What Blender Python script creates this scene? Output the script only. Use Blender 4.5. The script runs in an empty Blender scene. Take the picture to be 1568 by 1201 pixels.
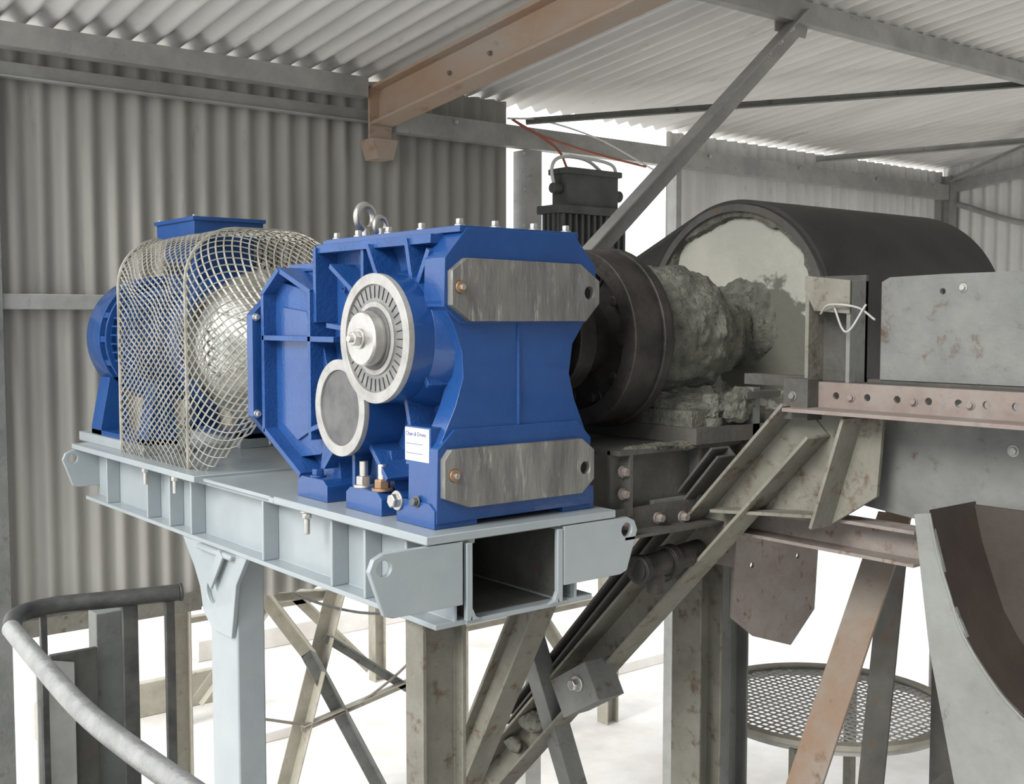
import bpy, bmesh, math, random
from mathutils import Vector, Matrix, Euler, noise
random.seed(7)
sc=bpy.context.scene
pi=math.pi
# ---------------------------------------------------------------- materials
def mat(name,c1,c2=None,scale=6.0,rough=0.6,metal=0.0,bump=0.0,bscale=None,c3=None,contrast=0.25,stretch=(1,1,1),spec=0.5,coat=0.0,c3pos=0.56):
    m=bpy.data.materials.new(name); m.use_nodes=True
    nt=m.node_tree; N=nt.nodes; L=nt.links
    b=N['Principled BSDF']; b.inputs['Roughness'].default_value=rough; b.inputs['Metallic'].default_value=metal
    b.inputs['Specular IOR Level'].default_value=spec
    b.inputs['Coat Weight'].default_value=coat
    b.inputs['Base Color'].default_value=(*c1,1)
    tc=N.new('ShaderNodeTexCoord'); mp=N.new('ShaderNodeMapping'); L.new(tc.outputs['Object'],mp.inputs['Vector'])
    mp.inputs['Scale'].default_value=stretch
    if c2:
        n=N.new('ShaderNodeTexNoise'); n.inputs['Scale'].default_value=scale; n.inputs['Detail'].default_value=8; n.inputs['Roughness'].default_value=0.65
        L.new(mp.outputs[0],n.inputs['Vector'])
        r=N.new('ShaderNodeValToRGB'); e=r.color_ramp.elements
        e[0].position=0.5-contrast/2; e[0].color=(*c1,1); e[1].position=0.5+contrast/2; e[1].color=(*c2,1)
        L.new(n.outputs['Fac'],r.inputs['Fac']); out=r.outputs['Color']
        if c3:
            n2=N.new('ShaderNodeTexNoise'); n2.inputs['Scale'].default_value=scale*2.7; n2.inputs['Detail'].default_value=10; n2.inputs['Roughness'].default_value=0.7
            L.new(mp.outputs[0],n2.inputs['Vector'])
            r2=N.new('ShaderNodeValToRGB'); r2.color_ramp.elements[0].position=c3pos; r2.color_ramp.elements[1].position=c3pos+0.12
            L.new(n2.outputs['Fac'],r2.inputs['Fac'])
            mx=N.new('ShaderNodeMix'); mx.data_type='RGBA'; L.new(r2.outputs['Color'],mx.inputs[0]); L.new(out,mx.inputs[6]); mx.inputs[7].default_value=(*c3,1)
            out=mx.outputs[2]
        L.new(out,b.inputs['Base Color'])
    if bump>0:
        nb=N.new('ShaderNodeTexNoise'); nb.inputs['Scale'].default_value=bscale or scale*8; nb.inputs['Detail'].default_value=6
        L.new(mp.outputs[0],nb.inputs['Vector'])
        bp=N.new('ShaderNodeBump'); bp.inputs['Strength'].default_value=bump; bp.inputs['Distance'].default_value=0.01
        L.new(nb.outputs['Fac'],bp.inputs['Height']); L.new(bp.outputs[0],b.inputs['Normal'])
    return m
M={}
M['blue']=mat('blue_paint',(0.009,0.050,0.188),(0.014,0.066,0.225),3,0.30,0,0.12,60,coat=0.3)
M['bluecast']=mat('blue_paint_cast',(0.009,0.053,0.195),(0.017,0.073,0.245),4,0.38,0,0.35,90,coat=0.2)
M['pad']=mat('machined_pad',(0.225,0.22,0.205),(0.115,0.113,0.108),6,0.5,0.25,0.2,50,c3=(0.36,0.35,0.32),contrast=0.3,stretch=(2.4,1,0.45))
M['steel']=mat('bright_steel',(0.62,0.61,0.58),(0.45,0.44,0.42),8,0.3,0.85)
M['cream']=mat('worn_cover_rim',(0.42,0.415,0.40),(0.31,0.305,0.29),12,0.45,0.3)
M['darkgrey']=mat('dark_grey_cover',(0.08,0.08,0.085),(0.13,0.13,0.13),10,0.5,0.2)
M['ring']=mat('bearing_ring',(0.19,0.19,0.19),(0.27,0.27,0.26),20,0.4,0.6)
M['copper']=mat('copper_washer',(0.40,0.25,0.15),(0.30,0.2,0.13),20,0.4,0.7)
M['black']=mat('black_void',(0.012,0.012,0.012),None,rough=0.8)
M['framep']=mat('grey_frame_paint',(0.27,0.305,0.325),(0.305,0.34,0.355),3,0.36,0,0.05,60,coat=0.2)
M['white']=mat('white_label',(0.7,0.72,0.75),None,rough=0.5)
M['navy']=mat('label_ink',(0.03,0.05,0.2),None,rough=0.5)
M['silver']=mat('cast_aluminium',(0.60,0.61,0.59),(0.36,0.37,0.35),5,0.26,0.85,0.3,30)
M['mesh']=mat('galvanised_mesh',(0.33,0.32,0.285),(0.21,0.20,0.165),9,0.5,0.4,c3=(0.24,0.17,0.11),c3pos=0.62)
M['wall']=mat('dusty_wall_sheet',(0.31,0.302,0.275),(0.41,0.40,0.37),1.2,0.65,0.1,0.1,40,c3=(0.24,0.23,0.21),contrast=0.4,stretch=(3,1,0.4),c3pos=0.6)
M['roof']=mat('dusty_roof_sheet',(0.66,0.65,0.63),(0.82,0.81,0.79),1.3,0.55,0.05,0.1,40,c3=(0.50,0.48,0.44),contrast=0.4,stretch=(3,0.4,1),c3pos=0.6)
M['galv']=mat('galvanised_steel',(0.31,0.31,0.295),(0.41,0.41,0.39),4,0.5,0.15,0.1,40,c3=(0.24,0.22,0.19),c3pos=0.6)
M['rafter']=mat('rusty_primer_steel',(0.42,0.27,0.17),(0.44,0.38,0.33),1.6,0.7,0.0,0.15,40,c3=(0.27,0.15,0.09),stretch=(1,0.5,1),c3pos=0.58,contrast=0.3)
M['dusty']=mat('dusty_steel',(0.12,0.125,0.12),(0.195,0.20,0.187),4,0.75,0.05,0.3,40,c3=(0.10,0.068,0.052),c3pos=0.575,contrast=0.4)
M['dustydk_shade']=mat('dark_dusty_and_shade_steel',(0.05,0.05,0.045),(0.10,0.098,0.088),5,0.75,0.1,0.4,40,c3=(0.10,0.06,0.04),c3pos=0.57,contrast=0.4)  # dark dusty steel; also colours in the shade inside the frame mouth
M['greengrey']=mat('greenish_grey_steel',(0.135,0.13,0.105),(0.225,0.22,0.185),5,0.75,0.05,0.4,40,c3=(0.10,0.065,0.045),c3pos=0.54,contrast=0.45)
M['tan']=mat('tan_painted_steel',(0.30,0.28,0.23),(0.38,0.36,0.30),5,0.75,0,0.2,40,c3=(0.16,0.11,0.08),c3pos=0.6)
M['rusty']=mat('rusty_plate',(0.18,0.15,0.135),(0.25,0.225,0.205),7,0.8,0.05,0.4,40,c3=(0.13,0.06,0.035),c3pos=0.56,contrast=0.4)
M['brownbar']=mat('brown_rusted_bar',(0.19,0.125,0.085),(0.20,0.18,0.155),3,0.8,0.05,0.3,40,c3=(0.11,0.06,0.035),c3pos=0.6)
M['pink']=mat('worn_primer_flange',(0.24,0.215,0.195),(0.18,0.135,0.118),6,0.75,0,0.2,40,c3=(0.15,0.145,0.138),contrast=0.4)
M['rubber']=mat('black_rubber',(0.012,0.012,0.012),(0.030,0.028,0.026),3,0.6,0,0.2,60)
M['drumface']=mat('concrete_dusted_disc',(0.42,0.41,0.36),(0.34,0.34,0.30),3,0.85,0,0.5,30,c3=(0.25,0.25,0.22),c3pos=0.6)
M['crust']=mat('caked_dust',(0.06,0.062,0.05),(0.16,0.162,0.135),14,0.95,0,1.0,70,c3=(0.04,0.04,0.032),contrast=0.35)
M['coupling']=mat('dark_iron',(0.022,0.020,0.019),(0.05,0.044,0.040),8,0.55,0.4,0.3,50)
M['elbox']=mat('dark_grey_enclosure',(0.08,0.084,0.08),(0.12,0.125,0.12),5,0.7,0.1,0.2,40)
M['rail']=mat('handrail_galvanised',(0.34,0.34,0.33),(0.24,0.24,0.24),12,0.4,0.5,0.3,60)
M['raildk']=mat('weathered_dark_rail',(0.045,0.045,0.045),(0.09,0.09,0.085),9,0.5,0.4,0.2,40)
M['chuted']=mat('brown_chute_lining',(0.036,0.027,0.023),(0.05,0.039,0.033),5,0.6,0.05,0.1,40)
M['chutel']=mat('chipped_grey_paint',(0.22,0.23,0.217),(0.16,0.16,0.152),4,0.7,0.05,0.3,40,c3=(0.08,0.065,0.056),c3pos=0.6,contrast=0.4)
M['ground']=mat('pale_concrete_ground',(0.80,0.78,0.75),(0.52,0.49,0.46),0.5,0.9,0,0.1,20,contrast=0.3)
M['leaf']=mat('shrub_leaf',(0.10,0.20,0.05),(0.25,0.35,0.12),8,0.8)
M['yellow']=mat('yellow_paint',(0.7,0.5,0.03),(0.6,0.42,0.03),8,0.5)
M['red']=mat('red_cable',(0.36,0.10,0.06),None,rough=0.5)
M['whitepipe']=mat('white_conduit',(0.65,0.66,0.66),None,rough=0.4)
def hub_dirt(m,centre,r0,r1,col):
    nt=m.node_tree;N=nt.nodes;L=nt.links;b=N['Principled BSDF']
    src=b.inputs['Base Color'].links[0].from_socket
    tc=N.new('ShaderNodeTexCoord'); d=N.new('ShaderNodeVectorMath'); d.operation='DISTANCE'; d.inputs[1].default_value=centre
    L.new(tc.outputs['Object'],d.inputs[0])
    n=N.new('ShaderNodeTexNoise'); n.inputs['Scale'].default_value=7; n.inputs['Detail'].default_value=10; n.inputs['Roughness'].default_value=0.6
    L.new(tc.outputs['Object'],n.inputs['Vector'])
    ma=N.new('ShaderNodeMath'); ma.operation='MULTIPLY_ADD'; ma.inputs[1].default_value=0.5; L.new(n.outputs['Fac'],ma.inputs[0]); L.new(d.outputs['Value'],ma.inputs[2])
    mr=N.new('ShaderNodeMapRange'); mr.inputs['From Min'].default_value=r0+0.25; mr.inputs['From Max'].default_value=r1+0.25; mr.inputs['To Min'].default_value=1; mr.inputs['To Max'].default_value=0
    L.new(ma.outputs[0],mr.inputs['Value'])
    mx=N.new('ShaderNodeMix'); mx.data_type='RGBA'; L.new(mr.outputs[0],mx.inputs[0]); L.new(src,mx.inputs[6]); mx.inputs[7].default_value=(*col,1)
    L.new(mx.outputs[2],b.inputs['Base Color'])
hub_dirt(M['drumface'],(3.79,3.03,3.90),0.24,0.27,(0.115,0.115,0.095))
# ---------------------------------------------------------------- mesh builder
V=Vector
class Ob:
    def __init__(s,name): s.name=name; s.bm=bmesh.new(); s.mats=[]
    def mi(s,m):
        if m not in s.mats: s.mats.append(m)
        return s.mats.index(m)
    def face(s,vs,m,flip=False):
        try:
            f=s.bm.faces.new(vs); f.material_index=s.mi(m); return f
        except ValueError: return None
    def loft(s,rings,m,caps=True,closed=True):
        R=[[s.bm.verts.new(p) for p in r] for r in rings]
        n=len(R[0])
        for a,b in zip(R[:-1],R[1:]):
            for i in range(n if closed else n-1):
                j=(i+1)%n; s.face((a[i],a[j],b[j],b[i]),m)
        if caps: s.face(R[0][::-1],m); s.face(R[-1],m)
    def box(s,x0,x1,y0,y1,z0,z1,m):
        s.loft([[V((x0,y0,z)),V((x1,y0,z)),V((x1,y1,z)),V((x0,y1,z))] for z in (z0,z1)],m)
    def prism(s,pts,axis,a0,a1,m):
        def P(p,a):
            if axis=='x': return V((a,p[0],p[1]))
            if axis=='y': return V((p[0],a,p[1]))
            return V((p[0],p[1],a))
        s.loft([[P(p,a) for p in pts] for a in (a0,a1)],m)
    def plate(s,pts,holes,axis,a0,a1,m,seg=20):
        def P(p,a):
            if axis=='x': return V((a,p[0],p[1]))
            if axis=='y': return V((p[0],a,p[1]))
            return V((p[0],p[1],a))
        loops=[pts]+[[(h[0]+h[2]*math.cos(2*pi*k/seg),h[1]+h[2]*math.sin(2*pi*k/seg)) for k in range(seg)] for h in holes]
        VV=[]
        for a in (a0,a1):
            vl=[[s.bm.verts.new(P(p,a)) for p in l] for l in loops]
            ed=[s.bm.edges.new((l[i],l[(i+1)%len(l)])) for l in vl for i in range(len(l))]
            r=bmesh.ops.triangle_fill(s.bm,use_beauty=True,use_dissolve=False,edges=ed)
            for g in r['geom']:
                if isinstance(g,bmesh.types.BMFace): g.material_index=s.mi(m)
            VV.append(vl)
        for la,lb in zip(*VV):
            n=len(la)
            for i in range(n): s.face((la[i],la[(i+1)%n],lb[(i+1)%n],lb[i]),m)
    def ring(s,c,ax,r0,r1,a0,a1,m,seg=48):
        c=V(c); ax=V(ax).normalized(); u=ax.orthogonal().normalized(); v=ax.cross(u)
        def C(r,a): return [c+ax*a+(u*math.cos(2*pi*k/seg)+v*math.sin(2*pi*k/seg))*r for k in range(seg)]
        s.loft([C(r0,a0),C(r1,a0),C(r1,a1),C(r0,a1),C(r0,a0)],m,caps=False)
    def lathe(s,c,ax,prof,m,seg=48,caps=True):
        c=V(c); ax=V(ax).normalized(); u=ax.orthogonal().normalized(); v=ax.cross(u)
        s.loft([[c+ax*a+(u*math.cos(2*pi*k/seg)+v*math.sin(2*pi*k/seg))*max(r,1e-4) for k in range(seg)] for a,r in prof],m,caps)
    def crustlathe(s,c,ax,prof,m,seg=160,amp=0.02,freq=12,seed=0):
        c=V(c); ax=V(ax).normalized(); u=ax.orthogonal().normalized(); v=ax.cross(u); rings=[]
        P=[]
        for (a0,r0),(a1,r1) in zip(prof[:-1],prof[1:]):
            nn=max(2,int(math.hypot(a1-a0,r1-r0)/0.008))
            for k in range(nn): P.append((a0+(a1-a0)*k/nn,r0+(r1-r0)*k/nn))
        P.append(prof[-1])
        for a,r in P:
            ring=[]
            for k in range(seg):
                d=u*math.cos(2*pi*k/seg)+v*math.sin(2*pi*k/seg); p=c+ax*a+d*r
                f=noise.fractal(p*freq+V((seed,0,0)),0.8,2.1,6)
                ring.append(p+d*(f*amp)+ax*(noise.noise(p*freq*1.3)*amp*0.5))
            rings.append(ring)
        s.loft(rings,m)
    def cyl(s,p0,p1,r,m,seg=24,r2=None):
        p0=V(p0);p1=V(p1); s.lathe(p0,p1-p0,[(0,r),((p1-p0).length,r if r2 is None else r2)],m,seg)
    def hexb(s,p,ax,r,h,m,mw=None):
        p=V(p);ax=V(ax).normalized()
        s.cyl(p,p+ax*h*0.25,r*1.35,mw or m,20)
        s.lathe(p+ax*h*0.25,ax,[(0,r),(h*0.65,r),(h*0.75,r*0.85)],m,6)
    def beam(s,p0,p1,prof,up,m):
        p0=V(p0);p1=V(p1);w=(p1-p0).normalized(); sd=w.cross(V(up)).normalized(); u2=sd.cross(w)
        s.loft([[p+sd*a+u2*b for a,b in prof] for p in (p0,p1)],m)
    def tube(s,pts,r,m,seg=14,sub=8):
        pts=[V(p) for p in pts]; P=[]
        if len(pts)>2 and sub>1:
            q=[pts[0]*2-pts[1]]+pts+[pts[-1]*2-pts[-2]]
            for i in range(1,len(q)-2):
                for k in range(sub):
                    t=k/sub
                    P.append(0.5*((2*q[i])+(q[i+1]-q[i-1])*t+(2*q[i-1]-5*q[i]+4*q[i+1]-q[i+2])*t*t+(3*q[i]-q[i-1]-3*q[i+1]+q[i+2])*t**3))
            P.append(pts[-1])
        else: P=pts
        rings=[];u=None
        for i,p in enumerate(P):
            d=(P[min(i+1,len(P)-1)]-P[max(i-1,0)]).normalized()
            u=d.orthogonal().normalized() if u is None else (u-d*u.dot(d)).normalized()
            v=d.cross(u)
            rings.append([p+(u*math.cos(2*pi*k/seg)+v*math.sin(2*pi*k/seg))*r for k in range(seg)])
        s.loft(rings,m)
    def blob(s,c,rad,m,amp=0.15,freq=4,sub=4,seed=0,zmin=None,sx=1.0):
        b=bmesh.new(); bmesh.ops.create_icosphere(b,subdivisions=sub,radius=1)
        mp={}
        for v in b.verts:
            n=v.co.normalized(); q=V((n.x*rad[0],n.y*rad[1],n.z*rad[2]))
            d=noise.fractal(q*freq+V((seed,seed*2,0)),0.7,2.1,5)*amp
            dn=n*d; dn.x*=sx
            w=V(c)+q+dn
            if zmin is not None and w.z<zmin: w.z=zmin
            mp[v.index]=s.bm.verts.new(w)
        for f in b.faces:
            g=s.face([mp[v.index] for v in f.verts],m)
        b.free()
    def done(s,bevel=0.004,segs=2,angle=38):
        me=bpy.data.meshes.new(s.name); bm=s.bm
        bmesh.ops.recalc_face_normals(bm,faces=bm.faces)
        for f in bm.faces: f.smooth=True
        for e in bm.edges:
            if len(e.link_faces)==2:
                if e.calc_face_angle(0)>math.radians(angle): e.smooth=False
            else: e.smooth=False
        bm.to_mesh(me); bm.free()
        for k in s.mats: me.materials.append(M[k])
        o=bpy.data.objects.new(s.name,me); sc.collection.objects.link(o)
        if bevel:
            b=o.modifiers.new('bevel','BEVEL'); b.width=bevel; b.segments=segs; b.limit_method='ANGLE'; b.angle_limit=math.radians(angle); b.use_clamp_overlap=True
        return o
def rect(w,h): return [(-w/2,-h/2),(w/2,-h/2),(w/2,h/2),(-w/2,h/2)]
def I(w,h,tw=0.01,tf=0.012):
    a=w/2;b=h/2;t=tw/2
    return [(-a,-b),(a,-b),(a,-b+tf),(t,-b+tf),(t,b-tf),(a,b-tf),(a,b),(-a,b),(-a,b-tf),(-t,b-tf),(-t,-b+tf),(-a,-b+tf)]
def C(w,h,t=0.012):
    return [(-w/2,-h/2),(w/2,-h/2),(w/2,h/2),(-w/2,h/2),(-w/2,h/2-t),(w/2-t,h/2-t),(w/2-t,-h/2+t),(-w/2,-h/2+t)]
def Lp(w,h,t=0.008): return [(0,0),(w,0),(w,t),(t,t),(t,h),(0,h)]

# ================================================================= SHELL
YW=6.6
def corr(name,org,ud,vd,nd,lu,lv,pitch,amp,m,segs=8):
    o=Ob(name); n=int(lu/pitch*segs); org=V(org);ud=V(ud);vd=V(vd);nd=V(nd)
    A=[];B=[]
    for i in range(n+1):
        u=i*pitch/segs; d=math.sin(2*pi*i/segs)*amp
        A.append(o.bm.verts.new(org+ud*u+nd*d)); B.append(o.bm.verts.new(org+ud*u+nd*d+vd*lv))
    for i in range(n): o.face((A[i],A[i+1],B[i+1],B[i]),m)
    return o.done(0,angle=60)
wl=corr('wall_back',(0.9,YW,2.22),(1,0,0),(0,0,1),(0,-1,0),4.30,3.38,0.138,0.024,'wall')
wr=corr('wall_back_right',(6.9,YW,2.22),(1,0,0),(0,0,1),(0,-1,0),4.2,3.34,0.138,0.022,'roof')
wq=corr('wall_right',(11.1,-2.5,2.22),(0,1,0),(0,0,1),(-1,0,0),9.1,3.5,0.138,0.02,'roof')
wf=corr('added_wall_front',(-0.5,-2.5,2.22),(1,0,0),(0,0,1),(0,1,0),11.6,4.3,0.138,0.02,'wall')  # unseen wall behind the camera, added to darken the camera-facing sides
SL=0.11
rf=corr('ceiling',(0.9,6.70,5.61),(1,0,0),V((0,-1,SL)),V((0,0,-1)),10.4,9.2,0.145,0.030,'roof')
def rz(y): return 5.61+SL*(6.70-y)-0.03
fl=Ob('floor'); 
fl.box(-60,80,-40,110,-0.2,0.0,'ground'); fl.done(0)
o=Ob('ground_slab')
o.box(7.2,10.5,9.0,9.3,0,0.12,'ground'); o.box(5.2,8.4,12.4,12.7,0,0.25,'ground'); o.box(9.0,14.0,13,13.2,0,0.5,'greengrey')
o.box(3.0,5.2,11.0,11.1,0,0.35,'tan'); o.box(4.2,5.0,9.6,10.0,0,0.10,'ground')
o.done(0.01)
o=Ob('eaves_beam')
o.beam((0.9,6.40,5.50),(3.88,6.40,5.50),C(0.10,0.125,0.012),(0,0,1),'galv')
o.beam((0.9,6.53,5.30),(5.2,6.53,5.30),Lp(0.06,0.09,0.01),(0,0,1),'galv')
o.beam((4.12,6.44,5.32),(10.9,6.44,5.32),C(0.09,0.15,0.012),(0,0,1),'galv')
for x in (4.6,5.3,6.0,7.2,8.4,9.6,10.6): o.hexb((x,6.385,5.36),(0,-1,0),0.012,0.015,'steel')
o.done()
o=Ob('wall_girt')
o.beam((0.9,6.53,4.10),(5.2,6.53,4.10),C(0.08,0.085,0.008),(0,0,1),'galv')
o.beam((0.9,6.53,2.28),(2.75,6.53,2.28),C(0.08,0.10,0.008),(0,0,1),'greengrey')
o.done()
o=Ob('wall_post')
o.beam((5.33,6.50,0),(5.33,6.50,5.24),C(0.15,0.15,0.01),(0,1,0),'galv')
o.beam((1.60,6.50,0),(1.60,6.50,5.28),I(0.09,0.1),(0,1,0),'dusty')
o.beam((6.92,6.52,0),(6.92,6.52,5.24),rect(0.06,0.1),(0,1,0),'galv')
o.beam((11.0,6.46,0),(11.0,6.46,5.5),I(0.12,0.12),(0,1,0),'galv')
for z in [4.3+0.13*i for i in range(8)]: o.hexb((5.235,6.43,z),(0,-1,0),0.008,0.012,'steel')
o.done()
o=Ob('roof_rafter')
def rp(y,dz=0): return V((4.0,y,5.405+0.11*(6.3-y)+dz))
o.beam(rp(6.42),rp(1.0),I(0.17,0.25,0.014,0.02),(0,0,1),'rafter')
o.prism([(3.90,5.18),(3.94,5.05),(4.06,5.05),(4.10,5.18)],'y',6.34,6.50,'rafter')
o.box(3.915,4.085,6.40,6.42,5.16,5.52,'rafter')
for y in (5.6,5.2): o.hexb((3.99,y,5.40+0.11*(6.3-y)),(-1,0,0),0.012,0.02,'rusty')
o.done(0.003)
o=Ob('roof_purlin')
o.beam((4.1,4.18,rz(4.18)-0.075),(11.0,4.18,rz(4.18)-0.075),C(0.07,0.13,0.01),(0,0,1),'galv')
for y in (2.4,0.6,-1.2): o.beam((0.95,y,rz(y)-0.075),(11.0,y,rz(y)-0.075),C(0.07,0.13,0.01),(0,0,1),'galv')
o.done(0.003)
o=Ob('roof_brace_angle')
o.beam((5.2,6.36,5.40),(8.3,4.2,5.72),Lp(0.05,0.05,0.006),(0,0,1),'dusty')
o.beam((8.6,6.36,5.42),(10.95,4.3,5.68),Lp(0.06,0.06,0.006),(0,0,1),'galv')
o.beam((10.95,6.38,5.43),(9.6,4.2,5.70),Lp(0.06,0.06,0.006),(0,0,1),'galv')
o.beam((11.03,6.45,5.38),(11.03,1.0,5.98),C(0.08,0.10,0.01),(0,0,1),'galv')
o.tube([(11.0,6.35,5.2),(11.0,5.6,4.95),(11.0,4.6,4.82),(11.0,3.6,4.8)],0.03,'galv',10)
o.done(0.002)
o=Ob('diagonal_brace')
o.beam((2.93,4.2,3.62),(5.48,4.2,5.80),Lp(0.12,0.085,0.010),(0,-1,0.0),'galv')
o.plate([(5.30,5.66),(5.58,5.66),(5.62,5.78),(5.30,5.78)],[],'y',4.215,4.225,'galv')
for k in (0.88,0.92,0.96): 
    p=V((2.93,4.2,3.62)).lerp(V((5.48,4.2,5.80)),k); o.hexb(p+V((0.03,-0.01,-0.03)),(0,-1,0),0.014,0.02,'steel')
o.done(0.002)

# ================================================================= DRIVE BASE FRAME
o=Ob('drive_base_frame'); m='framep'
Y0,Y1=2.76,6.02
for xc in (1.995,2.49):
    o.beam((xc,Y0+0.02,3.19),(xc,Y1,3.19),I(0.15,0.27,0.012,0.018),(0,0,1),m)
    for y in (2.95,3.20,3.42,3.95,4.64,4.88,5.15,5.7):
        for sgn in (-1,1):
            if (xc<2.3)==(sgn>0) and y<3.45: continue
            o.box(xc+sgn*0.006 if sgn>0 else xc-0.072, xc+0.072 if sgn>0 else xc-0.006, y-0.007,y+0.007,3.073,3.307,m)
o.box(1.875,2.655,Y0,3.76,3.325,3.352,m)
o.box(1.875,2.655,3.762,3.80,3.325,3.345,m)
o.box(1.90,2.62,3.80,4.45,3.325,3.340,m)
o.box(1.86,2.66,4.45,Y1+0.02,3.325,3.352,m)
for x0,x1 in ((1.95,2.12),(2.44,2.60)): o.box(x0,x1,5.25,6.20,3.352,3.40,m)
for y in (3.9,4.9,5.9): o.beam((2.06,y,3.19),(2.43,y,3.19),C(0.06,0.2,0.01),(0,0,1),m)
o.box(2.045,2.44,3.40,3.41,3.07,3.32,'dustydk_shade')  # dark sheets line the open frame end, imitating the shade inside it
o.box(2.03,2.45,Y0+0.06,3.41,3.056,3.072,'dustydk_shade')
o.box(2.03,2.45,Y0+0.012,Y0+0.06,3.056,3.072,m)
o.box(2.045,2.053,Y0+0.03,3.40,3.072,3.32,'dustydk_shade'); o.box(2.432,2.44,Y0+0.03,3.40,3.072,3.32,'dustydk_shade')
o.box(2.045,2.44,Y0+0.03,3.41,3.316,3.324,'dustydk_shade')
def lug(xa,xb,y,zt=3.322):
    s_=-1 if xa<xb else 1
    pts=[(xb,zt),(xa-s_*0.05,zt),(xa-s_*0.015,zt-0.015),(xa,zt-0.05),(xa-s_*0.05,3.135),(xa-s_*0.08,3.125),(xb,3.125)]
    if s_>0: pts=pts[::-1]
    o.plate(pts,[(xa-s_*0.052,zt-0.045,0.024)],'y',y,y+0.02,m)
lug(1.675,2.01,Y0); lug(2.76,2.42,Y0)
lug(1.80,2.035,Y1-0.02); lug(2.76,2.42,Y1-0.02)
for xs,sg in ((2.035,1),(2.405,-1)):
    o.box(xs-0.012,xs+0.012,Y0+0.0,Y0+0.018,3.07,3.315,m)
    o.prism([(xs,3.07),(xs+sg*0.05,3.07),(xs+sg*0.025,3.082),(xs+sg*0.012,3.11)],'y',Y0,Y0+0.018,m)
o.plate([(4.74,3.055),(4.10,3.055),(4.20,2.93),(4.25,2.70),(4.44,2.70),(4.53,2.76),(4.56,2.86),(4.62,2.94)],[(4.44,2.86,0.05)],'x',1.925,1.945,m)
o.beam((1.90,4.28,3.05),(1.90,4.40,2.90),rect(0.05,0.012),(1,0,0),m)
for y,x in ((3.55,1.90),(5.10,1.90),(4.75,1.90)):
    o.hexb((x,y,3.325),(0,0,-1),0.018,0.03,'steel'); o.cyl((x,y,3.30),(x,y,3.24),0.011,'steel',12)
o.done(0.003)
o=Ob('support_column')
o.box(1.945,2.07,4.24,4.50,0.02,3.03,'framep'); o.box(1.80,2.2,4.1,4.65,0,0.02,'framep')
o.box(1.9,2.1,4.2,4.54,3.03,3.054,'framep')
o.done(0.008)
o=Ob('support_column')
o.beam((2.045,2.96,0.02),(2.045,2.96,3.054),I(0.10,0.17,0.012,0.016),(1,0,0),'greengrey')
o.box(1.9,2.2,2.85,3.15,0,0.02,'greengrey')
o.done(0.003)

# ================================================================= GEARBOX
o=Ob('gearbox'); b='blue'; bc='bluecast'
core=[(2.90,3.37),(2.90,4.25),(3.66,4.27),(3.69,4.22),(3.97,4.19),(4.06,4.08),(4.06,3.60),(3.86,3.47),(3.76,3.37)]
o.prism(core,'x',2.09,2.51,bc)
hg=[(2.08,4.28),(2.00,4.19),(1.99,4.05),(2.035,3.98),(2.065,3.90),(2.07,3.82),(2.04,3.73),(1.97,3.59),(1.96,3.372),
    (2.60,3.372),(2.60,3.59),(2.535,3.73),(2.51,3.82),(2.525,3.92),(2.62,4.05),(2.62,4.17),(2.52,4.28)]
o.prism(hg,'y',2.84,2.925,b)
o.prism([(2.08,4.285),(1.995,4.19),(1.99,4.04),(2.05,3.99),(2.57,3.99),(2.62,4.04),(2.62,4.18),(2.52,4.285)],'y',2.83,2.94,b)
o.prism([(1.965,3.60),(1.96,3.37),(2.60,3.37),(2.60,3.60),(2.54,3.66),(2.03,3.66)],'y',2.83,2.99,b)
o.box(2.285,2.295,2.834,2.842,3.66,3.99,bc)
def pad(pts,hs):
    o.plate(pts,[(h[0],h[1],h[2]) for h in hs],'y',2.805,2.832,'pad')
    for h in hs: 
        if h[3]=='c':
            o.cyl((h[0],2.825,h[1]),(h[0],2.798,h[1]),h[2]*0.98,'copper',20)
            o.cyl((h[0],2.80,h[1]),(h[0],2.785,h[1]),h[2]*0.5,'steel',6)
        else: o.cyl((h[0],2.8315,h[1]),(h[0],2.826,h[1]),h[2]*1.02,'black',20)
pad([(2.005,4.15),(2.06,4.19),(2.53,4.185),(2.615,4.13),(2.615,4.055),(2.555,3.995),(2.075,3.995),(2.005,4.045)],[(2.035,4.10,0.02,'c'),(2.57,4.09,0.022,'h')])
pad([(1.975,3.57),(2.00,3.60),(2.54,3.60),(2.595,3.56),(2.595,3.46),(2.54,3.415),(2.07,3.415),(1.975,3.45)],[(2.01,3.52,0.02,'c'),(2.555,3.50,0.022,'h')])
o.box(2.055,2.545,2.835,3.67,4.272,4.292,b)
o.box(2.06,2.54,3.67,3.70,4.20,4.29,b)
o.box(2.08,2.52,3.69,4.00,4.185,4.215,b)
for y in (2.87,3.08,3.28,3.48,3.63): 
    o.hexb((2.08,y,4.292),(0,0,1),0.013,0.024,'steel'); o.hexb((2.52,y,4.292),(0,0,1),0.013,0.024,'steel')
for x in (2.22,2.38): o.hexb((x,2.87,4.292),(0,0,1),0.013,0.024,'steel')
def rib(y0,z0,y1,z1,t=0.016,xo=2.0,xi=2.10):
    y0=max(y0,2.92); y1=max(y1,2.92)
    p0=V(((xo+xi)/2,y0,z0));p1=V(((xo+xi)/2,y1,z1))
    if (p1-p0).length<0.01: return
    o.beam(p0,p1,rect(xi-xo,t),(p1-p0).cross(V((1,0,0))),bc)
rib(2.93,4.255,3.66,4.255,0.03,2.01)
rib(3.66,3.99,3.66,4.26,0.02,2.0); rib(3.36,4.12,3.36,4.26,0.018,2.02)
rib(2.99,4.12,2.93,4.22,0.02,2.0); rib(3.02,4.10,3.06,4.26,0.018,2.0)
cy,cz=3.10,3.94; sy,sz=3.36,3.70
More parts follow.
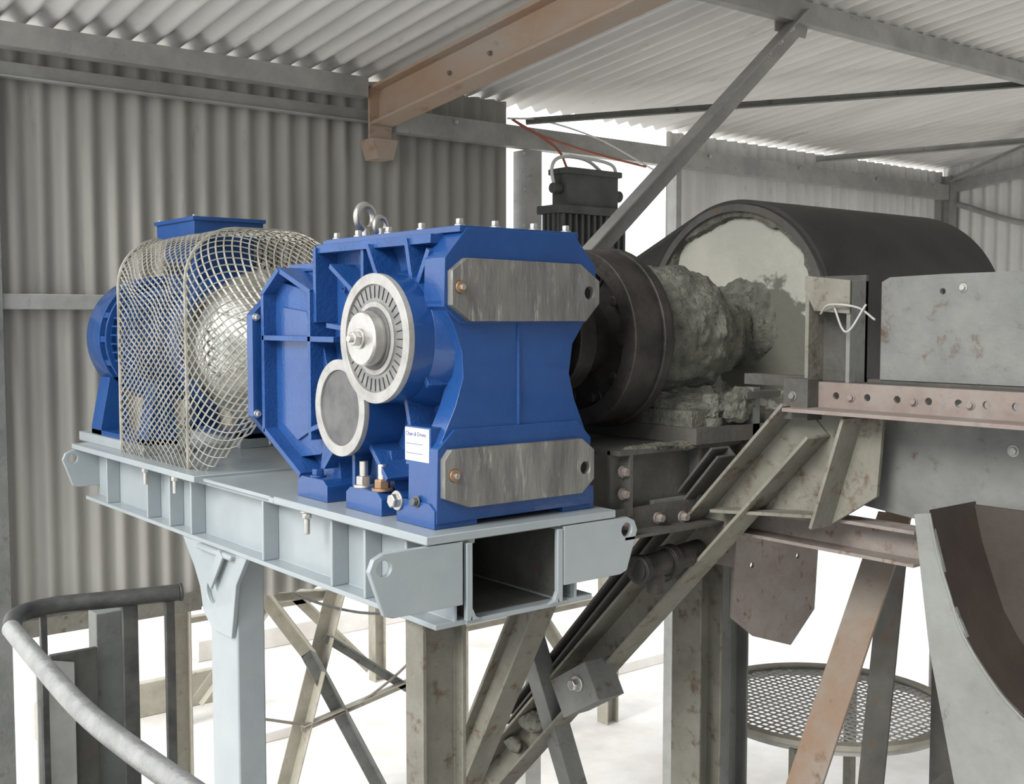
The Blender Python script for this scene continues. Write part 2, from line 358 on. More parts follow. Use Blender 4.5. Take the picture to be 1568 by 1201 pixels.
o.cyl((2.10,cy,cz),(1.925,cy,cz),0.208,b,56)
o.cyl((2.10,sy,sz),(1.945,sy,sz),0.165,b,48)
o.lathe((2.10,cy,cz),(-1,0,0),[(0,0.24),(0.05,0.228),(0.10,0.208)],b,56)
for a,L_ in ((120,0.36),(150,0.5),(175,0.46),(0,0.2),(-35,0.26),(-75,0.30)): 
    a=math.radians(a); rib(cy-0.18*math.cos(a),cz+0.18*math.sin(a),cy-L_*math.cos(a),min(cz+L_*math.sin(a),4.25),0.018,1.99)
for a in (-90,-130,-50,200): 
    a=math.radians(a); rib(sy-0.14*math.cos(a),sz+0.14*math.sin(a),sy-0.33*math.cos(a),max(sz+0.30*math.sin(a),3.39),0.018,1.98)
o.ring((1.925,cy,cz),(-1,0,0),0.174,0.209,0,0.022,'cream',64)
o.ring((1.925,cy,cz),(-1,0,0),0.115,0.175,0,0.014,'ring',64)
for k in range(36):
    a=2*pi*k/36; d=V((0,math.cos(a),math.sin(a))); c=V((1.910,cy,cz))+d*0.150
    o.beam(c-d*0.02,c+d*0.02,rect(0.003,0.003),(1,0,0),'black')
o.ring((1.925,cy,cz),(-1,0,0),0.10,0.118,0,0.02,'cream',64)
o.cyl((1.926,cy,cz),(1.90,cy,cz),0.101,'darkgrey',48)
o.lathe((1.90,cy,cz),(-1,0,0),[(0,0.088),(0.04,0.088),(0.046,0.082)],'steel',48)
o.hexb((1.854,cy,cz),(-1,0,0),0.024,0.03,'steel'); o.cyl((1.83,cy,cz),(1.81,cy,cz),0.012,'steel',14)
o.ring((1.945,sy,sz),(-1,0,0),0.130,0.166,0,0.02,'cream',56)
o.cyl((1.95,sy,sz),(1.932,sy,sz),0.131,'darkgrey',48)
o.prism([(3.56,3.60),(3.70,3.50),(3.90,3.47),(4.0,3.50),(4.09,3.60),(4.09,4.06),(4.02,4.15),(3.74,4.10)],'x',2.04,2.56,bc)
o.prism([(3.72,3.60),(3.86,3.54),(3.98,3.60),(3.98,4.05),(3.78,4.03)],'x',2.03,2.045,b)
rib(3.50,3.93,4.06,3.93,0.02,1.985)
for y in (4.055,3.68): rib(y,3.56,y,4.10,0.022,1.985)
rib(3.68,4.10,3.93,4.19,0.02,1.99); rib(4.055,3.57,3.76,3.42,0.022,1.985); rib(3.92,4.19,4.06,4.10,0.02,1.985)
hx=[(1.96,3.62),(2.08,3.48),(2.52,3.48),(2.64,3.62),(2.64,4.02),(2.52,4.14),(2.08,4.14),(1.96,4.02)]
o.prism(hx,'y',4.09,4.14,b)
for x,z in hx: o.hexb((x*0.95+2.3*0.05,4.09,z*0.95+3.83*0.05),(0,-1,0),0.012,0.02,'steel')
for y0,y1 in ((3.50,3.72),(3.14,3.37),(2.835,3.05)):
    o.prism([(y0,3.353),(y1,3.353),(y1,3.41),(y1-0.03,3.43),(y0+0.03,3.43),(y0,3.41)],'x',1.955,2.12,b)
    o.prism([(y0,3.353),(y1,3.353),(y1,3.43),(y0,3.43)],'x',2.48,2.62,b)
    o.prism([(y0+0.03,3.42),(y1-0.03,3.42),(y1-0.06,3.56),(y0+0.06,3.56)],'x',2.03,2.10,bc)
for y,x in ((3.30,1.985),(3.19,1.99)):
    o.hexb((x,y,3.43),(0,0,1),0.027,0.04,'copper' if y<3.25 else 'steel'); o.cyl((x,y,3.46),(x,y,3.52),0.015,'steel',14)
o.hexb((1.985,3.62,3.43),(0,0,1),0.022,0.03,'blue')
o.hexb((1.955,3.04,3.42),(-1,0,0),0.024,0.03,'steel')
o.hexb((1.955,2.93,3.43),(-1,0,0),0.014,0.02,'darkgrey')
o.cyl((2.10,2.985,3.86),(1.985,2.985,3.86),0.035,b,24); o.cyl((1.99,2.985,3.86),(1.975,2.985,3.86),0.034,'copper',24)
o.hexb((1.976,2.985,3.86),(-1,0,0),0.022,0.03,'steel')
for c,R_,r_ in (((2.18,3.60,4.375),0.045,0.014),((2.22,3.56,4.345),0.03,0.011)):
    pts=[V(c)+V((math.cos(t),0.35*math.cos(t),math.sin(t)))*R_ for t in [2*pi*k/24 for k in range(25)]]
    o.tube(pts,r_,'steel',10,1); o.cyl((c[0],c[1],4.29),(c[0],c[1],4.335),0.022,'steel',20)
o.box(1.966,2.06,2.87,3.01,3.54,3.665,b)
o.box(1.962,1.9665,2.875,3.008,3.555,3.66,'white')
gb=o.done(0.005)
def text(name,body,size,loc,rot,ext,m,parent):
    cu=bpy.data.curves.new(name,'FONT'); cu.body=body; cu.size=size; cu.extrude=ext; cu.materials.append(M[m])
    t=bpy.data.objects.new(name,cu); sc.collection.objects.link(t); t.matrix_world=Matrix.Translation(loc)@rot; t.parent=parent; return t
RX=Matrix(((0,0,-1,0),(-1,0,0,0),(0,1,0,0),(0,0,0,1)))
text('raised_lettering','SUMT',0.085,V((2.085,3.60,4.10)),RX,0.012,'bluecast',gb)
text('label_line_1','Chain & Drives',0.0185,V((1.9615,3.003,3.635)),RX,0.0004,'navy',gb)
text('label_line_2','---------------',0.02,V((1.9615,3.003,3.605)),RX,0.0004,'navy',gb)
text('label_line_3','---------------',0.02,V((1.9615,3.003,3.575)),RX,0.0004,'navy',gb)

# ================================================================= MOTOR
o=Ob('electric_motor')
ax=(0,1,0)
o.lathe((2.30,4.95,3.90),ax,[(0,0.20),(0.03,0.27),(0.05,0.275),(0.85,0.275),(0.88,0.27)],b,56)
for k in range(44):
    a=2*pi*(k+0.5)/44; d=V((math.cos(a),0,math.sin(a)))
    if math.sin(a)>0.8: continue
    c=V((2.30,5.40,3.90))+d*0.292
    o.beam(c-V((0,0.38,0)),c+V((0,0.38,0)),rect(0.008,0.045),d,b)
o.lathe((2.30,4.93,3.90),ax,[(0,0.30),(0.05,0.315),(0.09,0.315)],b,56)
o.ring((2.30,5.80,3.90),ax,0.30,0.33,0,0.02,b,56)
for k in range(16):
    a=2*pi*k/16; d=V((math.cos(a),0,math.sin(a))); c=V((2.30,5.86,3.90))+d*0.318
    o.beam(c-V((0,0.05,0)),c+V((0,0.05,0)),rect(0.03,0.014),d,b)
o.lathe((2.30,5.90,3.90),ax,[(0,0.33),(0.20,0.33),(0.245,0.31),(0.26,0.26)],b,56)
for k in range(9): o.ring((2.30,6.16,3.90),ax,0.02+k*0.027,0.03+k*0.027,0,0.006,b,40)
for x0,x1 in ((1.97,2.12),(2.48,2.63)):
    for ya,yb in ((5.25,5.38),(5.9,6.05)):
        o.prism([(x0,3.401),(x1,3.401),(x1,3.44),(x1-0.03 if x0<2.3 else x1-0.05,3.70),(x0+0.05 if x0<2.3 else x0+0.03,3.70),(x0,3.44)],'y',ya,yb,b)
    o.box(x0,x1,5.25,6.05,3.401,3.425,b)
o.hexb((2.0,6.0,3.43),(0,0,1),0.022,0.04,'steel'); o.hexb((2.0,5.3,3.43),(0,0,1),0.022,0.04,'steel')
o.box(2.17,2.46,5.10,5.48,4.14,4.38,b)
o.box(2.14,2.49,5.06,5.52,4.38,4.47,b); o.box(2.13,2.50,5.05,5.53,4.465,4.483,b)
for y in (5.08,5.5): o.hexb((2.15,y,4.483),(0,0,1),0.008,0.01,'steel')
o.cyl((2.17,5.3,4.25),(2.09,5.3,4.25),0.03,'darkgrey',16)
o.done(0.004)
o=Ob('motor_adapter_bell')
o.lathe((2.30,4.145,3.88),ax,[(0,0.22),(0.02,0.235),(0.12,0.235),(0.15,0.20),(0.25,0.25),(0.36,0.33),(0.38,0.345),(0.50,0.345),(0.52,0.32),(0.56,0.31),(0.70,0.31),(0.76,0.29),(0.78,0.27)],'silver',64)
for k in range(8):
    a=2*pi*k/8+0.3; d=V((math.cos(a),0,math.sin(a)))
    o.beam(V((2.30,4.30,3.88))+d*0.2,V((2.30,4.52,3.88))+d*0.33,rect(0.015,0.06),d,'silver')
    o.hexb(V((2.30,4.52,3.88))+d*0.325,(0,-1,0),0.012,0.02,'steel')
for k in range(5):
    a=2*pi*k/5+0.1; d=V((math.cos(a),0,math.sin(a)))
    o.cyl(V((2.30,4.78,3.88))+d*0.30,V((2.30,4.78,3.88))+d*0.315,0.05,'coupling',24)
o.done(0.004)

# ================================================================= MESH GUARD
o=Ob('coupling_guard')
x0g,x1g,ztop,zb=1.935,2.665,4.40,3.30
rc=0.24
def arch(s):
    Lh=(ztop-rc)-zb; La=pi/2*rc; Lt=(x1g-x0g)-2*rc; T=2*Lh+2*La+Lt; d=s*T
    if d<Lh: return (x0g,zb+d)
    d-=Lh
    if d<La: a=d/rc; return (x0g+rc-rc*math.cos(a),ztop-rc+rc*math.sin(a))
    d-=La
    if d<Lt: return (x0g+rc+d,ztop)
    d-=Lt
    if d<La: a=d/rc; return (x1g-rc+rc*math.sin(a),ztop-rc+rc*math.cos(a))
    d-=La
    return (x1g,ztop-rc-d)
PT=2*(ztop-rc-zb)+pi*rc+(x1g-x0g-2*rc)
def meshpatch(fn,nu,nv,w,t,m):
    P={}
    for i in range(nu+1):
        for j in range(nv+1):
            if (i+j)%2==0: P[(i,j)]=fn(i/nu,j/nv)
    for (i,j),p in P.items():
        for dj in (1,-1):
            q=P.get((i+1,j+dj))
            if q is not None:
                dd=(q-p); nn=V((p.x-2.3,0,p.z-3.85)).normalized()
                if abs(dd.normalized().dot(nn))>0.95: nn=V((0,1,0))
                o.beam(p,q,[(-w/2,-t/2),(w/2,-t/2),(w/2,t/2),(-w/2,t/2)],nn,m)
yF,yN=5.50,4.68
def side(u,v):
    x,z=arch(u); wob=0.014*noise.noise(V((x*6,v*5,z*6))); return V((x+wob,yN+(yF-yN)*v,z+wob))
nu=int(PT/0.019); nu+=nu%2
meshpatch(side,nu,28,0.0080,0.003,'mesh')
for y in (yN,yF):
    o.tube([V((arch(k/60)[0],y,arch(k/60)[1])) for k in range(61)],0.010,'mesh',8,1)
def cone(u,v):
    x,z=arch(u); t=v
    a=math.atan2(z-3.88,x-2.30); zz=3.88+0.27*math.sin(a); xx=2.30+0.27*math.cos(a)
    tt=t**1.6
    return V((x+(xx-x)*tt,yN-0.42*t,z+(zz-z)*tt))
nu2=int(PT/0.025); nu2+=nu2%2
meshpatch(cone,nu2,16,0.0075,0.003,'mesh')
o.done(0)

# ================================================================= COUPLING + BEARING + PULLEY
sy_,sz_=3.19,3.93
o=Ob('shaft_coupling')
o.lathe((2.52,sy_,sz_),(1,0,0),[(0,0.16),(0.12,0.16),(0.13,0.13),(0.28,0.13)],'coupling',40)
o.ring((2.84,sy_,sz_),(1,0,0),0.27,0.335,0,0.20,'coupling',64)
o.ring((2.84,sy_,sz_),(1,0,0),0.30,0.345,0.14,0.18,'coupling',64)
o.cyl((2.90,sy_,sz_),(2.94,sy_,sz_),0.30,'coupling',48)
o.lathe((2.70,sy_,sz_),(1,0,0),[(0,0.2),(0.08,0.2),(0.08,0.14),(0.30,0.14)],'coupling',48)
for k in range(10):
    a=2*pi*k/10; d=V((0,math.cos(a),math.sin(a))); o.hexb(V((2.90,sy_,sz_))+d*0.235,(-1,0,0),0.022,0.04,'coupling')
o.lathe((3.04,sy_,sz_),(1,0,0),[(0,0.30),(0.04,0.27),(0.08,0.17),(0.085,0.12)],'coupling',48)
o.done(0.004)
o=Ob('bearing_housing')
o.crustlathe((3.13,sy_,sz_+0.01),(1,0,0),[(0,0.12),(0.01,0.24),(0.05,0.265),(0.26,0.275),(0.32,0.255),(0.345,0.20),(0.40,0.185),(0.47,0.185),(0.50,0.15),(0.60,0.135)],'crust',180,0.018,13,3)
o.blob((3.30,sy_-0.02,3.66),(0.19,0.36,0.09),'crust',0.025,14,5,9,3.605)
o.blob((3.36,2.83,3.67),(0.08,0.05,0.07),'crust',0.02,16,4,12,3.605)
o.box(3.12,3.54,2.84,3.65,3.60,3.66,'crust')
o.box(3.10,3.56,2.80,3.65,3.54,3.60,'dustydk_shade')
for yy in (2.86,3.55): o.hexb((3.24,yy,3.60),(0,0,1),0.035,0.12,'crust')
o.done(0)
dc=V((3.74,3.19,4.005))
o=Ob('conveyor_pulley')
X1=5.10-3.74
o.ring(dc,(1,0,0),0.455,0.485,0,X1,'dustydk_shade',96)
o.lathe(dc+V((0.05,0,0)),(1,0,0),[(0,0.456),(0.02,0.456)],'drumface',96)
o.crustlathe(dc+V((0.0,0,-0.03)),(1,0,0),[(0,0.14),(0.03,0.16),(0.055,0.21)],'crust',120,0.02,12,5)
o.lathe(dc+V((X1-0.07,0,0)),(1,0,0),[(0,0.456),(0.02,0.456)],'dustydk_shade',96)
seg=220
def rr(k,base,am,s): 
    a=2*pi*k/seg; return base+am*noise.fractal(V((math.cos(a)*2.2,math.sin(a)*2.2,s)),0.9,2.2,6)
R1=[];R2=[];R3=[]
for k in range(seg):
    a=2*pi*k/seg; d=V((0,math.sin(a),math.cos(a)))
    R1.append(dc+V((0.015,0,0))+d*0.457); R2.append(dc+V((0.022,0,0))+d*rr(k,0.428,0.04,1)); R3.append(dc+V((0.052,0,0))+d*(rr(k,0.42,0.04,1)))
o.loft([R1,R2,R3],'crust',caps=False)
o.cyl((5.1,3.19,3.98),(5.6,3.19,3.98),0.08,'dustydk_shade',24)
o.done(0)
o=Ob('conveyor_belt')
x0,x1=3.76,5.08; ri,ro=0.487,0.505
sl=math.radians(24)
def bp(a,r): return (dc.y+r*math.sin(a),dc.z+r*math.cos(a))
a0=sl; a1=-pi-0.25
inn=[];out=[]
dv=(math.cos(sl),-math.sin(sl))
for t in (1.9,0.6): 
    p=bp(a0,ri);q=bp(a0,ro); inn.append((p[0]+dv[0]*t,p[1]+dv[1]*t)); out.append((q[0]+dv[0]*t,q[1]+dv[1]*t))
n=60
for k in range(n+1):
    a=a0+(a1-a0)*k/n; inn.append(bp(a,ri)); out.append(bp(a,ro))
dv2=(math.cos(0.45),-math.sin(0.45))
p=inn[-1];q=out[-1]; inn.append((p[0]+1.8*dv2[0],p[1]+1.8*dv2[1])); out.append((q[0]+1.8*dv2[0],q[1]+1.8*dv2[1]))
o.loft([[V((x0,*i_)),V((x1,*i_)),V((x1,*o_)),V((x0,*o_))] for i_,o_ in zip(inn,out)],'rubber'); o.done(0,angle=30)

# ================================================================= TRANSFORMER BOX
o=Ob('transformer_box')
o.box(4.88,5.48,5.63,5.80,4.32,4.74,'elbox')
for k in range(11): 
    x=4.895+k*0.055; o.box(x,x+0.02,5.60,5.64,4.34,4.70,'elbox')
for k in range(3):
    y=5.65+k*0.05; o.box(4.855,4.88,y,y+0.02,4.34,4.70,'elbox')
o.box(4.85,5.52,5.59,5.82,4.70,4.755,'elbox')
o.box(4.96,5.42,5.63,5.79,4.755,4.99,'elbox'); o.box(4.94,5.44,5.61,5.81,4.965,5.005,'elbox')
o.cyl((4.96,5.70,4.87),(4.88,5.70,4.87),0.035,'elbox',16); o.cyl((5.42,5.7,4.85),(5.50,5.7,4.85),0.04,'elbox',16)
o.tube([(4.90,5.7,4.89),(4.88,5.7,4.99),(4.92,5.7,5.06),(5.05,5.72,5.09),(5.25,5.75,5.08),(5.40,5.75,5.0)],0.012,'whitepipe')
o.tube([(5.46,5.72,4.87),(5.50,5.74,4.98),(5.46,5.76,5.08),(5.25,5.95,5.14)],0.012,'whitepipe')
o.box(4.92,4.97,5.65,6.40,4.27,4.318,'dusty'); o.box(5.12,5.17,5.65,6.40,4.27,4.318,'dusty')
o.done(0.006)
o=Ob('electric_cable')
o.tube([(5.2,5.9,5.03),(5.25,6.1,5.22),(5.05,6.33,5.42),(5.3,6.34,5.34),(5.8,6.34,5.26),(6.4,6.34,5.2)],0.009,'red',8)
o.tube([(5.0,6.32,5.42),(5.35,6.33,5.44),(5.9,6.33,5.36),(6.5,6.34,5.18)],0.007,'whitepipe',8)
o.done(0)

# ================================================================= CONVEYOR SUPPORT STEELWORK
o=Ob('bearing_pedestal')
o.plate([(2.75,3.28),(3.62,3.28),(3.62,3.52),(3.47,3.535),(2.75,3.535)],[],'y',2.89,2.905,'dustydk_shade')
o.box(2.75,3.60,2.84,3.60,3.52,3.538,'dustydk_shade')
o.box(3.31,3.38,2.882,2.891,3.41,3.50,'black')
o.box(2.95,3.20,2.87,2.89,3.30,3.34,'dusty'); o.box(3.22,3.46,2.86,2.89,3.365,3.385,'dusty')
for x in (2.80,3.16,3.50): o.box(x,x+0.015,2.84,2.89,3.30,3.52,'dustydk_shade')
o.box(3.42,3.46,2.80,2.86,3.42,3.74,'dusty'); o.box(3.36,3.56,2.78,2.86,3.70,3.725,'dustydk_shade')
o.beam((2.70,2.86,3.24),(3.6,2.86,3.24),Lp(0.10,0.09,0.01),(0,0,1),'dustydk_shade')
o.beam((2.75,3.45,3.30),(3.7,3.45,3.30),I(0.15,0.3),(0,0,1),'dustydk_shade')
for xx,yy,zz in ((2.78,2.85,3.27),(2.95,2.85,3.28),(3.08,2.85,3.27),(2.79,2.87,3.46),(2.79,2.87,3.38)):
    o.hexb((xx,yy,zz),(0,-1,0),0.016,0.03,'rusty')
o.blob((3.15,2.88,3.535),(0.38,0.05,0.014),'crust',0.012,18,5,31)
o.done(0.002)
o=Ob('drain_pipe')
o.lathe((2.80,2.80,3.115),(1,0.1,0.05),[(0,0.052),(0.03,0.052),(0.03,0.045),(0.16,0.045),(0.16,0.058),(0.20,0.058),(0.20,0.045),(0.36,0.045)],'coupling',28)
o.cyl((2.801,2.80,3.115),(2.798,2.80,3.115),0.038,'black',24)
o.cyl((2.90,2.81,3.12),(2.90,2.81,3.02),0.033,'coupling',20)
o.done(0.002)
o=Ob('conveyor_stringer')
o.plate([(0.6,3.80),(2.17,3.80),(2.17,4.125),(2.14,4.14),(1.95,4.145),(0.6,4.15)],[(1.95,4.09,0.01)],'x',3.30,3.315,'dusty')
o.box(3.305,3.36,0.6,2.75,3.76,3.80,'dustydk_shade')
o.box(3.20,3.30,2.385,2.40,3.79,4.15,'greengrey'); o.box(3.20,3.30,2.22,2.235,3.79,4.13,'dusty')
o.box(3.285,3.30,2.22,2.40,3.79,4.15,'dustydk_shade'); o.prism([(2.22,4.13),(2.40,4.15),(2.40,4.10),(2.36,4.03),(2.22,4.02)],'x',3.195,3.205,'greengrey')
o.tube([(3.19,2.33,4.02),(3.17,2.28,4.05),(3.18,2.18,4.04),(3.16,2.10,4.0)],0.004,'galv',6)
o.tube([(3.19,2.28,4.05),(3.15,2.2,3.96),(3.17,2.14,4.05)],0.004,'galv',6)
o.hexb((3.30,1.88,4.10),(-1,0,0),0.010,0.012,'galv'); 
hp=[(0.6,3.70),(2.34,3.70),(2.36,3.79),(0.6,3.785)]
o.plate(hp,[(y,3.745,0.012) for y in (2.27,2.15,2.04,1.93,1.83,1.74,1.65,1.5)],'x',3.20,3.212,'pink')
for y in (2.21,1.98,1.79,1.60): o.hexb((3.20,y,3.742),(-1,0,0),0.011,0.012,'rusty')
o.box(3.14,3.22,2.34,2.44,3.66,3.80,'dustydk_shade'); o.hexb((3.14,2.40,3.74),(-1,0,0),0.012,0.014,'dusty')
o.box(3.21,3.30,0.6,2.42,3.775,3.79,'dustydk_shade')
o.box(3.08,3.20,0.6,2.40,3.690,3.703,'pink')
o.plate([(0.6,3.27),(1.7,3.31),(2.3,3.37),(2.42,3.42),(2.42,3.69),(0.6,3.69)],[],'x',3.33,3.345,'dusty')
for k in range(60):
    y=1.2+k*0.012; z0=3.29+(y-0.9)*0.045-0.012
    o.beam((3.328,y,z0+0.01),(3.322+random.uniform(-.006,.006),y+random.uniform(-.01,.01),z0-random.uniform(.008,.03)),rect(0.003,0.005),(1,0,0),'tan')
o.hexb((3.33,1.72,3.60),(-1,0,0),0.014,0.012,'galv')
o.plate([(2.42,3.70),(2.10,3.70),(2.12,3.42),(2.30,3.30),(2.62,3.30)],[],'x',3.22,3.235,'greengrey')
o.beam((3.17,2.18,3.68),(3.17,2.30,3.30),rect(0.12,0.012),(0,1,0),'greengrey')
o.beam((3.17,2.30,3.34),(3.17,2.75,3.30),rect(0.10,0.012),(0,0,1),'greengrey')
o.beam((3.30,2.0,3.26),(3.30,2.8,3.26),C(0.10,0.12,0.012),(0,0,1),'rusty')
o.done(0.003)
o=Ob('raking_strut')
d0=V((3.16,2.36,3.66)); d1=V((3.16,5.90,0.0))
o.beam(d0,d1,C(0.13,0.16,0.012),(0,1,1),'greengrey')
o.beam(d0.lerp(d1,0.06)+V((-0.01,0.14,0.08)),d0.lerp(d1,0.42)+V((-0.01,0.10,0.06)),C(0.10,0.05,0.01),(0,1,1),'dustydk_shade')
c=d0.lerp(d1,0.28)
o.beam(c+V((-0.10,-0.11,-0.07)),c+V((-0.10,0.10,-0.20)),rect(0.14,0.16),(0,1,1),'dusty')
o.hexb(c+V((-0.17,-0.03,-0.10)),(-1,0,0),0.024,0.04,'steel')
for t,s_ in ((0.18,0.03),(0.40,0.05),(0.37,0.035),(0.44,0.035)):
    o.blob(d0.lerp(d1,t)+V((-0.01,0.02,0.01)),(s_*0.8,s_*1.8,s_),'crust',s_*0.3,14,4,t*100)
o.done(0.003)
o=Ob('raking_strut')
o.beam((2.72,3.1,3.22),(2.72,4.9,0.0),I(0.11,0.12,0.01,0.012),(0,1,1),'greengrey')
o.done(0.003)
o=Ob('angle_brace')
o.beam((2.85,3.62,3.0),(3.9,3.62,0.0),Lp(0.09,0.09,0.01),(0,1,0),'dusty')
o.done(0.003)
for x,y,pf,mm in ((3.56,3.2,I(0.16,0.14),'greengrey'),(4.05,3.45,I(0.14,0.14),'dusty'),(4.6,2.62,rect(0.18,0.06),'dustydk_shade')):
    o=Ob('support_post'); o.beam((x,y,0.015),(x,y,3.13),pf,(1,0,0),mm); o.box(x-.12,x+.12,y-.1,y+.1,0,0.015,mm); o.done(0.003)
o=Ob('flat_bar_brace')
o.beam((3.80,2.42,3.26),(2.85,2.42,1.62),rect(0.012,0.14),(0,1,0),'brownbar'); o.hexb((3.72,2.41,3.12),(0,-1,0),0.016,0.02,'rusty')
o.beam((2.85,2.42,1.66),(2.85,2.42,0),Lp(0.08,0.08),(1,0,0),'brownbar')
o.done(0.002)
o=Ob('flat_bar_brace')
o.beam((4.30,2.72,3.2),(3.85,2.72,0.0),rect(0.012,0.12),(0,1,0),'dustydk_shade')
o.done(0.002)
o=Ob('rusted_gusset_plate')
o.plate([(3.50,3.16),(4.05,3.16),(4.02,2.75),(3.86,2.62),(3.62,2.70),(3.48,2.80)],[(3.9,3.0,0.012),(3.6,3.0,0.012)],'y',2.94,2.955,'rusty')
o.box(3.50,3.56,2.955,3.12,3.0,3.1,'rusty')
o.done(0.002)
o=Ob('cross_channel')
o.beam((2.9,2.2,2.05),(4.6,2.2,2.35),C(0.06,0.14,0.01),(0,0,1),'dustydk_shade')
o.beam((2.95,2.23,0),(2.95,2.23,2.1),Lp(0.06,0.06),(1,0,0),'dustydk_shade')
o.done(0.002)

o=Ob('discharge_chute')
left=[(1.86,3.42),(1.80,3.02),(1.70,2.60),(1.62,2.2),(1.50,1.7)]
inn=[(1.81,3.43),(1.74,3.20),(1.66,3.04),(1.56,2.93),(1.40,2.84),(1.10,2.78),(1.10,1.7)]
o.prism(left[::-1]+inn,'x',3.02,3.035,'chutel')
cv=[(1.81,3.43),(1.78,3.31),(1.74,3.20),(1.705,3.11),(1.66,3.04),(1.61,2.98),(1.56,2.93),(1.49,2.88),(1.40,2.84),(1.10,2.78)]
o.loft([[V((3.02,y,z)),V((3.28,y,z)),V((3.28,y,z+0.01)),V((3.02,y,z+0.01))] for y,z in cv],'chuted')
o.tube([V((3.02,y,z)) for y,z in cv],0.005,'chutel',8,3)
o.prism([(1.50,0),(1.36,0),(1.36,1.8),(1.50,1.8)],'x',3.02,3.12,'chutel')
o.prism(cv+[(0.5,2.77),(0.5,3.43)],'x',3.27,3.28,'chuted')
o.done(0.002)

o=Ob('round_screen_deck')
tc=V((4.90,3.5,0))
o.ring(tc,(0,0,1),0.60,0.62,1.95,2.0,'galv',64)
o.ring(tc,(0,0,1),0.60,0.65,1.985,2.01,'tan',64)
for a in (0.4,1.97,3.54,5.11):
    o.beam(tc+V((0.61*math.cos(a),0.61*math.sin(a),0)),tc+V((0.61*math.cos(a),0.61*math.sin(a),1.96)),rect(0.05,0.05),(1,0,0),'greengrey')
for k in range(-14,15):
    h=k*0.042; w=math.sqrt(max(0.605**2-h*h,0))
    o.beam(tc+V((h,-w,1.985)),tc+V((h,w,1.985)),rect(0.007,0.006),(0,0,1),'galv')
    o.beam(tc+V((-w,h,1.980)),tc+V((w,h,1.980)),rect(0.007,0.006),(0,0,1),'galv')
o.done(0)

# ================================================================= BACKGROUND TRESTLE
o=Ob('trestle_bracing')
def br(p,q,w=0.10,m='tan'): o.beam(p,q,Lp(w,w,0.01),(0,-1,0),m)
br((3.55,8,2.4),(4.30,8,1.35)); br((4.30,8,1.35),(5.0,8,0),0.1,'dusty') 
br((4.75,8.05,2.3),(4.05,8.05,0.0),0.12)
br((3.4,8.1,1.9),(5.6,8.1,1.7),0.08); br((4.45,8,1.45),(5.6,8,0.6),0.07,'dusty'); br((4.2,8,0.75),(5.7,8,1.0),0.07)
o.beam((3.2,8,0),(3.2,8,2.6),I(0.15,0.15),(1,0,0),'tan')
o.beam((5.75,8,0),(5.75,8,2.6),I(0.15,0.15),(1,0,0),'tan')
br((3.2,8,2.5),(5.75,8,2.5),0.12)
br((5.9,8,2.4),(7.2,8,0.6),0.10); br((7.3,8,2.3),(6.1,8,0.3),0.10,'dusty')
o.beam((7.6,8,0),(7.6,8,2.6),I(0.15,0.15),(1,0,0),'tan')
br((5.75,8,1.3),(7.6,8,1.3),0.08)
o.tube([(3.5,8.0,2.3),(4.2,7.95,1.8),(4.9,7.95,1.55),(5.4,7.95,1.6),(5.75,7.95,1.8)],0.012,'dusty',8)
o.tube([(3.8,7.95,0.9),(4.4,7.95,0.75),(5.1,7.95,1.0),(5.7,7.95,1.5)],0.012,'rusty',8)
o.done(0.002)
o=Ob('trestle_bracing')
br((4.3,10.5,2.4),(6.4,10.5,0.2),0.10); br((6.4,10.5,2.4),(4.4,10.5,0.2),0.10)
for x in (4.2,6.5,8.8): o.beam((x,10.55,0),(x,10.55,2.6),I(0.14,0.14),(1,0,0),'tan')
br((4.2,10.5,2.5),(8.8,10.5,2.5),0.12); br((4.2,10.5,1.1),(8.8,10.5,1.1),0.08); br((6.6,10.5,2.4),(8.7,10.5,0.2),0.10)
o.done(0.002)
o=Ob('yellow_bollard'); o.cyl((9.4,10,0),(9.4,10,1.9),0.06,'yellow',16); o.cyl((9.4,10,1.9),(9.4,10,1.93),0.045,'yellow',16); o.done(0.003)
o=Ob('shrub_row')
for k in range(7): o.blob((15.5+k*1.1,20.2-k*0.5,0.5),(0.9,0.8,0.8),'leaf',0.5,1.6,4,k,0)
o.done(0)

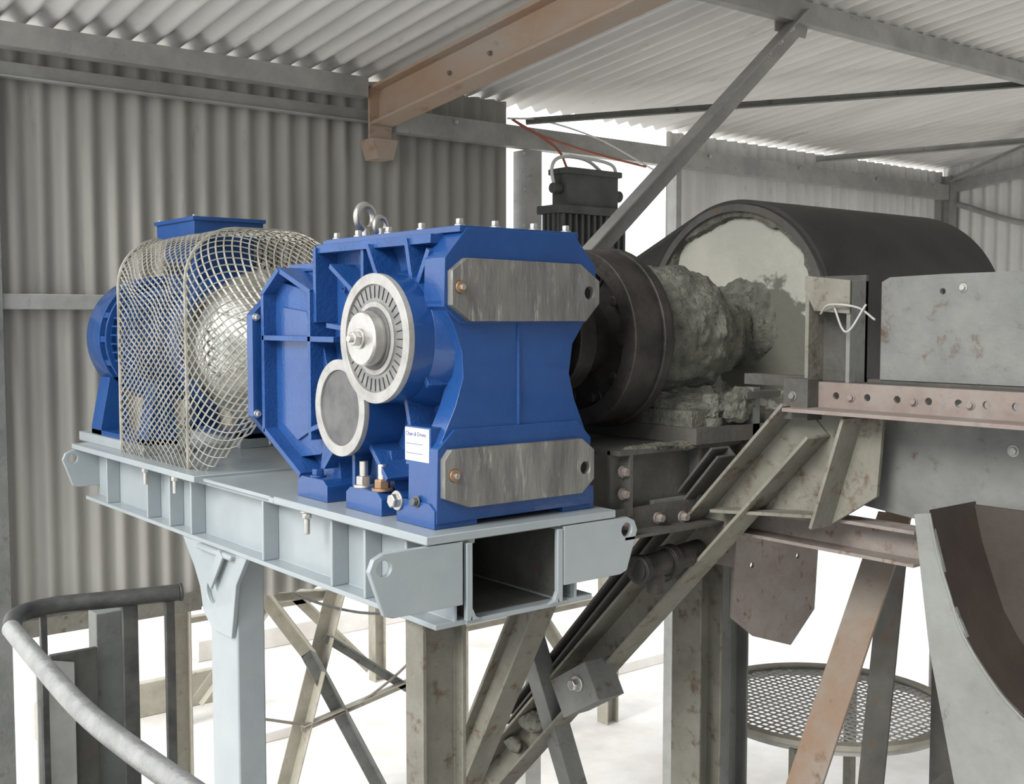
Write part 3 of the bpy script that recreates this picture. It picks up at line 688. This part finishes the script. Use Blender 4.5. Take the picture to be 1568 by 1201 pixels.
# ================================================================= HANDRAIL + WALKWAY
o=Ob('walkway_platform')
o.box(-1.0,1.45,0.2,4.05,2.24,2.30,'dusty')
for x in (-0.9,1.35):
    for y in (0.3,3.95): o.beam((x,y,0),(x,y,2.24),rect(0.08,0.08),(1,0,0),'dusty')
o.done(0.003)
o=Ob('handrail')
o.tube([(1.43,3.56,3.10),(1.22,3.605,3.10),(1.05,3.64,3.10),(0.93,3.58,3.10),(0.875,3.44,3.10)],0.028,'raildk',16)
o.tube([(0.875,3.44,3.10),(0.850,3.05,3.09),(0.835,2.61,3.075),(0.86,2.12,3.065),(0.90,1.55,3.06)],0.027,'rail',16)
o.cyl((1.43,3.56,3.10),(1.44,3.558,3.10),0.031,'raildk',16)
for x,y in ((1.28,3.60),(1.02,3.64)): o.beam((x,y,2.3),(x,y,3.09),rect(0.05,0.012) if x>1.2 else rect(0.02,0.02),(0,1,0),'raildk')
o.beam((1.40,3.57,2.3),(1.40,3.57,3.09),rect(0.03,0.02),(0,1,0),'raildk')
o.beam((0.90,1.60,2.3),(0.90,1.60,3.05),rect(0.04,0.04),(0,1,0),'rail')
o.done(0.002)
o=Ob('kick_panel')
o.box(1.05,1.20,3.68,3.70,2.3,2.93,'dustydk_shade'); o.box(1.21,1.30,3.72,3.80,2.3,3.03,'dusty')
o.plate([(1.0,2.3),(1.12,2.3),(1.12,2.9),(1.0,2.93)],[(1.07,2.85,0.015)],'y',3.66,3.67,'galv')
o.done(0.003)

# ================================================================= LIGHT
w=bpy.data.worlds.new('overcast_daylight'); sc.world=w; w.use_nodes=True
bg=w.node_tree.nodes['Background']; bg.inputs[0].default_value=(0.95,0.98,1.0,1); bg.inputs[1].default_value=1.9
def sun(name,dirv,strength,ang):
    l=bpy.data.lights.new(name,'SUN'); l.energy=strength; l.angle=math.radians(ang); l.color=(1,0.97,0.92)
    ob=bpy.data.objects.new(name,l); sc.collection.objects.link(ob); ob.rotation_euler=V(dirv).to_track_quat('-Z','Y').to_euler(); ob.location=(-3,-3,9)
sun('sun',(0.84,0.16,-0.52),3.4,24)
cam=bpy.data.cameras.new('camera'); co=bpy.data.objects.new('camera',cam); sc.collection.objects.link(co)
cam.sensor_width=36; cam.lens=39.6; cam.clip_end=500
co.location=(0,0,4); co.rotation_euler=(math.radians(90-3.67),0,math.radians(-38.57))
sc.camera=co
sc.view_settings.view_transform='Standard'
